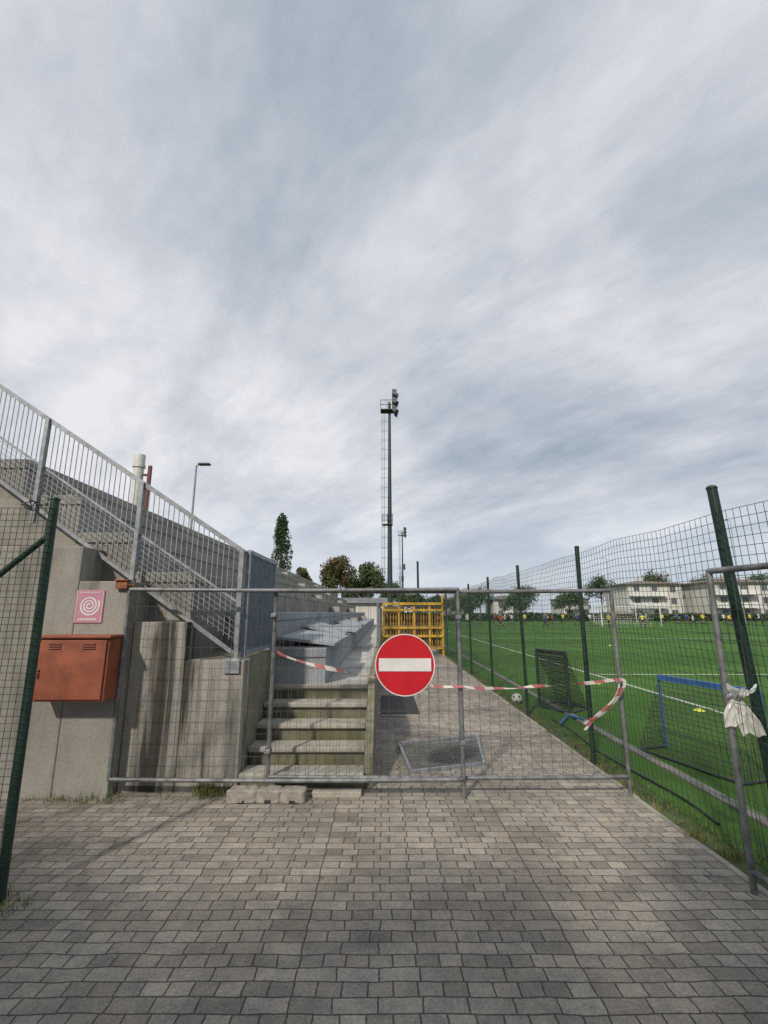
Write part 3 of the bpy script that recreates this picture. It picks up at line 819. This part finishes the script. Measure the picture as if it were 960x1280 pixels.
for i,(x,y,ps_,sh) in enumerate(plist):
    k=(ps_,sh)
    if k not in pm: pm[k]=person_mesh('person_body',ps_,M[sh])
    o=bpy.data.objects.new('person',pm[k]); COL.objects.link(o); o.location=(x,y,.004); o.rotation_euler=(0,0,R.uniform(0,6.28)); s=R.uniform(.86,1.03); o.scale=(s,)*3
    o['label']='player in %s shirt %s the green pitch'%(cn[sh],pn[ps_]); o['category']='person'; o['group']='players training on the pitch'

# ------------------------------------------------------------------ masts and lamps
def mast(name,label,x,y,h,r0):
    e=thing(name,label,'floodlight',(x,y,0))
    b=MB(); b.beam((x,y,0),(x,y,h*.96),r0,14,r0*.45); make('pole',b,M['mastgreen'],e)
    b=MB(); lx=x-.55
    for s_ in (-.2,.2): b.beam((lx,y+s_,2.5),(lx,y+s_,h*.9),.03,4)
    z=2.5
    while z<h*.9: b.beam((lx,y-.2,z),(lx,y+.2,z),.018,4); z+=.4
    z=3
    while z<h*.9:
        for a0 in range(0,6):
            a=math.pi/2+math.pi*a0/6; c=math.pi/2+math.pi*(a0+1)/6
            b.beam((lx+.35*math.cos(a),y+.35*math.sin(a),z),(lx+.35*math.cos(c),y+.35*math.sin(c),z),.018,3)
        b.beam((lx,y,z),(x,y,z),.02,4)
        z+=1.1
    for a0 in (1,3,5):
        a=math.pi/2+math.pi*a0/6
        b.beam((lx+.35*math.cos(a),y+.35*math.sin(a),3),(lx+.35*math.cos(a),y+.35*math.sin(a),h*.9),.014,3)
    make('ladder',b,M['mastgreen'],e)
    for pz,w_ in ((h*.92,.75),(h*.42,.55)):
        b=MB(); cx=x-.25
        b.box(cx-w_,cx+w_,y-w_*.8,y+w_*.8,pz-.08,pz)
        for z in (pz+.5,pz+1.05):
            for P_,Q_ in (((-1,-1),(1,-1)),((1,-1),(1,1)),((1,1),(-1,1)),((-1,1),(-1,-1))):
                b.beam((cx+P_[0]*w_,y+P_[1]*w_*.8,z),(cx+Q_[0]*w_,y+Q_[1]*w_*.8,z),.035,4)
        for sx_ in (-1,0,1):
            for sy in (-1,1): b.beam((cx+sx_*w_,y+sy*w_*.8,pz),(cx+sx_*w_,y+sy*w_*.8,pz+1.05),.03,4)
        make('platform',b,M['darksteel'],e)
    b=MB(); b.beam((x,y,h*.95),(x+.35,y,h*.95),.05,6); b.beam((x+.35,y-.9,h*.95),(x+.35,y+.9,h*.95),.05,6); b.beam((x+.35,y,h*.92),(x+.35,y,h),.05,6); b.beam((x+.45,y-.7,h*.99),(x+.45,y+.7,h*.99),.04,6); b.beam((x+.4,y-.7,h*.925),(x+.4,y+.7,h*.925),.04,6)
    make('cross_arm',b,M['darksteel'],e)
    for zz in (.995,.957,.918):
        for dy in (-.5,.5):
            b=MB(); cx=x+.62+(.16 if dy>0 else -.08); cz=h*zz; cy=y+dy
            V8=[(-.24,-.3,.34),(-.24,.3,.34),(-.24,.3,-.16),(-.24,-.3,-.16),(.28,-.36,.26),(.28,.36,.26),(.08,.36,-.42),(.08,-.36,-.42)]
            b.add([(cx+p_,cy+q_,cz+r_) for p_,q_,r_ in V8],[(0,1,2,3),(7,6,5,4),(0,4,5,1),(1,5,6,2),(2,6,7,3),(3,7,4,0)])
            b.quad((cx+.285,cy-.32,cz+.22),(cx+.285,cy+.32,cz+.22),(cx+.10,cy+.32,cz-.38),(cx+.10,cy-.32,cz-.38),1)
            make('floodlight_lamp',b,[M['darksteel'],M['lampglass']],e)
    return e
mast('floodlight_mast','tall dark green floodlight mast with caged ladder',.62,50,26.2,.30)
mast('floodlight_mast','distant floodlight mast with ladder and lamps',4.4,112,21.5,.26)
mast('floodlight_mast','far off slim floodlight mast',6.9,175,19,.26)

def lamp(x,y,h,arm,label):
    e=thing('street_lamp',label,'street lamp',(x,y,0))
    b=MB(); b.beam((x,y,0),(x,y,h),.07,10,.04); b.beam((x,y,h),(x+arm,y,h+.06),.03,8); make('pole',b,M['galv'],e)
    b=MB(); s=1 if arm>0 else -1
    b.bbox(min(x+arm-.05*s,x+arm+.45*s),max(x+arm-.05*s,x+arm+.45*s),y-.13,y+.13,h+.02,h+.10,.02); make('lamp_head',b,M['darksteel'],e)
lamp(-8.3,20,8.1,.15,'slim grey street lamp with flat head')
lamp(-13.6,58,12,.3,'slim lamp post beside tall conifer')
lamp(52,110,14.0,-.8,'distant lamp mast beyond the pitch')
lamp(53,71,15.5,-.5,'slender lamp mast near apartment building')
lamp(62,100,11,.5,'short lamp mast near apartment building')
e=thing('flue_pipe','white cylindrical flue pipe with cap','flue',(-6.5,12,0))
b=MB(); b.beam((-6.5,12,0),(-6.5,12,5.5),.13,16); make('pipe',b,M['whitemetal'],e)
b=MB(); b.beam((-6.5,12,5.5),(-6.5,12,5.58),.16,16); b.beam((-6.5,12,5.585),(-6.5,12,5.85),.14,16); make('cap',b,M['whitemetal'],e)
b=MB(); b.rectbar((-6.2,12,0),(-6.2,12,5.55),.08,.08); b.rectbar((-6.5,12,5.3),(-6.2,12,5.3),.05,.05); b.rectbar((-6.5,12,4.6),(-6.2,12,4.6),.05,.05)
make('steel_post',b,M['brownpole'],loc=(-6.2,12,0),label='reddish brown steel post bracing white flue',cat='post')

# ------------------------------------------------------------------ trees
def tree(x,y,h,w_,shape,mats,n,ls,label,name='tree',seed=0,group=None):
    Q=random.Random(seed+int(x*10))
    e=thing(name,label,'tree',(x,y,0),group)
    b=MB(); th=h*(.9 if shape=='column' else .55)
    b.beam((x,y,0),(x,y,th*.5),h*.022,9,h*.016); b.beam((x,y,th*.5),(x+.1,y,th),h*.016,8,h*.005)
    cl=[]
    if shape=='column':
        for k in range(70):
            t=Q.random(); z=h*(.1+.9*t); rr=w_/2*math.sin(math.pi*min(1,(.12+.86*t)))**.6*(.95-.35*t)
            a=Q.uniform(0,6.28); r_=rr*Q.random()**.5
            cl.append((x+r_*math.cos(a),y+r_*math.sin(a),z,w_*.16))
    else:
        for k in range(26):
            a=Q.uniform(0,6.28); el=Q.uniform(-.35,1.5); r_=Q.uniform(.55,.95)
            cx=x+w_/2*.8*r_*math.cos(a)*math.cos(el); cy=y+w_/2*.8*r_*math.sin(a)*math.cos(el); cz=h*.62+h*.32*r_*math.sin(el)
            cl.append((cx,cy,cz,w_*Q.uniform(.10,.19)))
            if k%2==0: b.beam((x,y,h*Q.uniform(.28,.5)),(cx,cy,cz),h*.008,6,h*.003)
    make('trunk',b,M['bark'],e)
    c=MB()
    per=n//len(cl)
    for (cx,cy,cz,cr) in cl:
        tone=Q.random()
        for _ in range(per):
            d=Vector((Q.gauss(0,1),Q.gauss(0,1),Q.gauss(0,1))).normalized()*cr*(Q.random()**.4)*1.15
            if shape=='column': d.z*=2.2
            pz=Vector((cx,cy,cz))+d
            u=Vector((Q.gauss(0,1),Q.gauss(0,1),Q.gauss(0,1))).normalized(); v=u.orthogonal().normalized()
            s_=ls*Q.uniform(.5,1.2)
            mi=0 if tone+Q.uniform(-.3,.3)<.45 else (1 if Q.random()<.7 else 2)
            c.add([pz-u*s_,pz-v*s_*.5,pz+u*s_,pz+v*s_*.5],[(0,1,2,3)],mi)
    make('crown',c,mats,e)
G1=[M['leafd'],M['leafm'],M['leafm']]; G2=[M['leafd'],M['leafm'],M['leafb']]; G3=[M['leafb'],M['leafm'],M['leafb']]
tree(-13.6,62,14.0,3.2,'column',[M['leafd'],M['leafd'],M['leafm']],6000,.20,'tall narrow dark green columnar conifer','conifer_tree')
tree(-7.0,70,10.4,6.0,'round',G3,5200,.22,'rounded tree with brownish green foliage',seed=1)
tree(-2.2,68,8.7,6.2,'round',G2,5200,.22,'rounded dense dark green tree',seed=2)
tree(-12.3,72,9.2,3.6,'round',G3,3000,.2,'small rounded brownish tree',seed=3)
tree(1.5,90,7.5,6,'round',G1,3500,.25,'low dark green tree beyond yellow fence',seed=9)
tree(-5,90,8,7,'round',G1,3500,.25,'broad dark green tree behind the stand',seed=10)
for i,(x,y,h,w_) in enumerate([(13,120,5.5,8),(20,118,5.6,9),(27,135,8,10),(41,140,9,11),(47,122,6.5,9),(58,128,11,11),(72,128,12.5,11),(84,125,11.5,10),(33,122,5.5,8),(8,125,6,9),(95,120,12,10)]):
    tree(x,y,h,w_,'round',G1 if i%3 else G2,2600,.34,'leafy green tree beyond the football pitch',seed=20+i,group='trees beyond the pitch')
for i,(x,y,h,w_) in enumerate([(-13.5,-7.2,8.9,6.5),(-11.2,-8.6,9.6,6),(-10.2,-7.0,8.7,6.5),(-8.6,-8.6,9.8,6),(-7.0,-7.6,9.1,6),(-5.4,-9.0,9.9,6),(-4.0,-7.2,8.7,6),(-2.4,-8.8,9.8,6),(-.8,-7.5,9.0,6),(1.0,-9,9.7,6),(2.6,-7.6,8.8,5.5),(6,-8.2,8.7,6)]):  # out of view behind the camera, placed for the shadow they cast
    tree(x,y,h,w_,'round',G1,7500,.28,'unseen leafy tree placed to shade the paved yard',seed=60+i,group='unseen trees placed to shade the paved yard')
# hedge
hb=MB(); x=2.5
Q=random.Random(5)
for _ in range(16000):
    xx=Q.uniform(-12,100); hh=1.5+.5*noise.noise(Vector((xx*.12,0,0)))
    pz=Vector((xx,97+Q.uniform(-.6,.6),Q.uniform(0,hh)))
    u=Vector((Q.gauss(0,1),Q.gauss(0,1),Q.gauss(0,1))).normalized(); v=u.orthogonal().normalized(); s_=Q.uniform(.12,.3)
    hb.add([pz-u*s_,pz-v*s_,pz+u*s_,pz+v*s_],[(0,1,2,3)],Q.choice((0,0,1)))
make('hedge',hb,[M['leafd'],M['leafm']],loc=(40,97,0),label='long low dark green hedge bordering the pitch',cat='hedge')

# ------------------------------------------------------------------ buildings
wm=MB(); wm.box(-.7,.7,-.04,.0,0,1.5,1); wm.box(-.6,-.03,-.06,-.042,.1,1.4,0); wm.box(.03,.6,-.06,-.042,.1,1.4,0)
wmesh=None
def building(x0,x1,y0,y1,st_,wall,roof,label,balc=True,flat=False,group='apartment buildings beyond the pitch'):
    global wmesh
    e=thing('apartment_building',label,'building',((x0+x1)/2,y0,0),group)
    H=st_*2.6
    b=MB(); b.box(x0,x1,y0,y1,0,H)
    make('wall',b,wall,e)
    b=MB(); o=.7
    if flat:
        b.box(x0-.3,x1+.3,y0-.3,y1+.3,H,H+.35)
    else:
        ym=(y0+y1)/2; rh=1.2; ix=min((x1-x0)/2-.5,(y1-y0)/2)
        V_=[(x0-o,y0-o,H),(x1+o,y0-o,H),(x1+o,y1+o,H),(x0-o,y1+o,H),(x0-o,y0-o,H+.2),(x1+o,y0-o,H+.2),(x1+o,y1+o,H+.2),(x0-o,y1+o,H+.2),(x0+ix,ym,H+rh),(x1-ix,ym,H+rh)]
        b.add(V_,[(0,3,2,1),(0,1,5,4),(1,2,6,5),(2,3,7,6),(3,0,4,7),(4,5,9,8),(5,6,9),(6,7,8,9),(7,4,8)])
    make('roof',b,roof,e)
    if not flat:
        b=MB(); b.box((x0+x1)/2-.4,(x0+x1)/2+.4,ym-.4,ym+.4,H+rh-.5,H+rh+.8); make('chimney',b,wall,e)
    n=max(2,int((x1-x0)/3.4)); bw=(x1-x0)/n
    for s in range(st_):
        for k in range(n):
            cx=x0+bw*(k+.5)
            if wmesh is None:
                me=bpy.data.meshes.new('window'); me.from_pydata(wm.v,[],wm.f); me.materials.append(M['glass']); me.materials.append(M['frame']); me.polygons.foreach_set('material_index',wm.m); wmesh=me
            o_=bpy.data.objects.new('window',wmesh); COL.objects.link(o_); o_.parent=e; o_.location=(cx-(x0+x1)/2,-.003,s*2.6+.85)
            if balc and (k%3!=2) :
                b=MB(); b.box(cx-bw*.5+.12,cx+bw*.5-.12,y0-1.5,y0-.01,s*2.6 if s else .02,s*2.6+.18)
                b.box(cx-bw*.5+.12,cx+bw*.5-.12,y0-1.5,y0-1.4,s*2.6+.18,s*2.6+1.1)
                make('balcony',b,M['wallwhite'],e)
building(54,66,106,117,3,M['wallcream'],M['roofb'],'cream three storey apartment block with balconies')
building(68,81,99,110,3,M['wallcream'],M['roofb'],'cream apartment block with brown hipped roof')
building(83,98,95,106,3,M['wallwhite'],M['roofb'],'long cream apartment block with white balconies')
building(30,38,132,142,2,M['wallwhite'],M['roofg'],'low grey white house with dark roof',False)
building(50,57,134,144,2,M['wallwhite'],M['roofg'],'pale flat roofed modern apartment block',True,True)
building(17,26,140,150,2,M['wallbrown'],M['roofb'],'low brown rendered house with tiled roof',False)

# ------------------------------------------------------------------ world
W=bpy.data.worlds.new('World'); scene.world=W; W.use_nodes=True
nt=W.node_tree; L=nt.links; nt.nodes.clear()
SE,SA=38,205
sky=N(nt,'ShaderNodeTexSky'); sky.sky_type='NISHITA'; sky.sun_disc=False; sky.sun_elevation=math.radians(SE); sky.sun_rotation=math.radians(SA)
bg1=N(nt,'ShaderNodeBackground',Strength=.08); L.new(sky.outputs[0],bg1.inputs[0])
tc=N(nt,'ShaderNodeTexCoord'); sp=N(nt,'ShaderNodeSeparateXYZ'); L.new(tc.outputs['Generated'],sp.inputs[0])
zm=N(nt,'ShaderNodeMath',operation='MAXIMUM'); zm.inputs[1].default_value=0; L.new(sp.outputs['Z'],zm.inputs[0])
za=N(nt,'ShaderNodeMath',operation='ADD'); za.inputs[1].default_value=.30; L.new(zm.outputs[0],za.inputs[0])
dx=N(nt,'ShaderNodeMath',operation='DIVIDE'); L.new(sp.outputs['X'],dx.inputs[0]); L.new(za.outputs[0],dx.inputs[1])
dy=N(nt,'ShaderNodeMath',operation='DIVIDE'); L.new(sp.outputs['Y'],dy.inputs[0]); L.new(za.outputs[0],dy.inputs[1])
cb_=N(nt,'ShaderNodeCombineXYZ'); L.new(dx.outputs[0],cb_.inputs[0]); L.new(dy.outputs[0],cb_.inputs[1])
rot=N(nt,'ShaderNodeMapping'); rot.inputs['Rotation'].default_value=(0,0,math.radians(-132)); L.new(cb_.outputs[0],rot.inputs[0])
def nz_(scale,loc,ns,det,rough,dist):
    mp=N(nt,'ShaderNodeMapping'); mp.inputs['Scale'].default_value=scale; mp.inputs['Location'].default_value=loc; L.new(rot.outputs[0],mp.inputs[0])
    n=N(nt,'ShaderNodeTexNoise',Scale=ns,Detail=det,Roughness=rough,Distortion=dist); L.new(mp.outputs[0],n.inputs['Vector']); return n
def mul_add(x,f,prev=None):
    s=N(nt,'ShaderNodeMath',operation='MULTIPLY_ADD'); s.inputs[1].default_value=f; s.inputs[2].default_value=0
    L.new(x,s.inputs[0])
    if prev is not None: L.new(prev,s.inputs[2])
    return s.outputs[0]
a=nz_((.8,1.15,1),(3,1,0),2.1,12.,.54,.3)      # broken cloud masses
c=nz_((.45,1.6,1),(7,4,2),2.6,10.,.57,.3)      # fanning wispy bands
d=nz_((.65,1,1),(1,9,2),1.0,3.,.45,.1)         # broad light and dark
f_=nz_((1.0,1.4,1),(2,2,5),12,6.,.6,.5)        # fine ripples
s=mul_add(a.outputs['Fac'],.38); s=mul_add(c.outputs['Fac'],.22,s); s=mul_add(d.outputs['Fac'],.32,s); s=mul_add(f_.outputs['Fac'],.08,s)
dt=N(nt,'ShaderNodeVectorMath',operation='DOT_PRODUCT'); L.new(tc.outputs['Generated'],dt.inputs[0]); v_=Vector((-.45,.8,.42)).normalized(); dt.inputs[1].default_value=v_
gl_=N(nt,'ShaderNodeMapRange'); gl_.interpolation_type='SMOOTHSTEP'; gl_.inputs['From Min'].default_value=.72; gl_.inputs['From Max'].default_value=1.0; gl_.inputs['To Min'].default_value=0; gl_.inputs['To Max'].default_value=.055
L.new(dt.outputs['Value'],gl_.inputs['Value'])
s4=N(nt,'ShaderNodeMath',operation='ADD'); L.new(s,s4.inputs[0]); L.new(gl_.outputs[0],s4.inputs[1])
cr=ramp(nt,[(.39,(.35,.425,.50)),(.445,(.45,.51,.58)),(.495,(.56,.60,.665)),(.545,(.69,.71,.765)),(.61,(.86,.865,.895))])
L.new(s4.outputs[0],cr.inputs[0])
hz=N(nt,'ShaderNodeMapRange'); hz.inputs['From Min'].default_value=0; hz.inputs['From Max'].default_value=.24; hz.inputs['To Min'].default_value=.85; hz.inputs['To Max'].default_value=0
L.new(sp.outputs['Z'],hz.inputs['Value'])
hm=N(nt,'ShaderNodeMixRGB'); L.new(hz.outputs[0],hm.inputs[0]); L.new(cr.outputs[0],hm.inputs[1]); hm.inputs[2].default_value=(.62,.70,.80,1)
bg2=N(nt,'ShaderNodeBackground',Strength=1.0); L.new(hm.outputs[0],bg2.inputs[0])
ms=N(nt,'ShaderNodeMixShader'); ms.inputs[0].default_value=.93; L.new(bg1.outputs[0],ms.inputs[1]); L.new(bg2.outputs[0],ms.inputs[2])
ow=N(nt,'ShaderNodeOutputWorld'); L.new(ms.outputs[0],ow.inputs[0])

sun=bpy.data.lights.new('sun','SUN'); sun.energy=3.4; sun.angle=math.radians(3); sun.color=(1,.91,.79)
so=bpy.data.objects.new('sun',sun); COL.objects.link(so)
el=math.radians(SE); az=math.radians(SA)
sd=Vector((math.sin(az)*math.cos(el),math.cos(az)*math.cos(el),math.sin(el)))
so.rotation_euler=sd.to_track_quat('Z','Y').to_euler(); so.location=(0,-10,20)

cam=bpy.data.cameras.new('camera'); co=bpy.data.objects.new('camera',cam); COL.objects.link(co)
co.location=(0,0,1.75); co.rotation_euler=(math.radians(102),0,0)
cam.sensor_fit='VERTICAL'; cam.sensor_height=36; cam.lens=36*590/1280; cam.clip_end=4000; cam.clip_start=.05
scene.camera=co
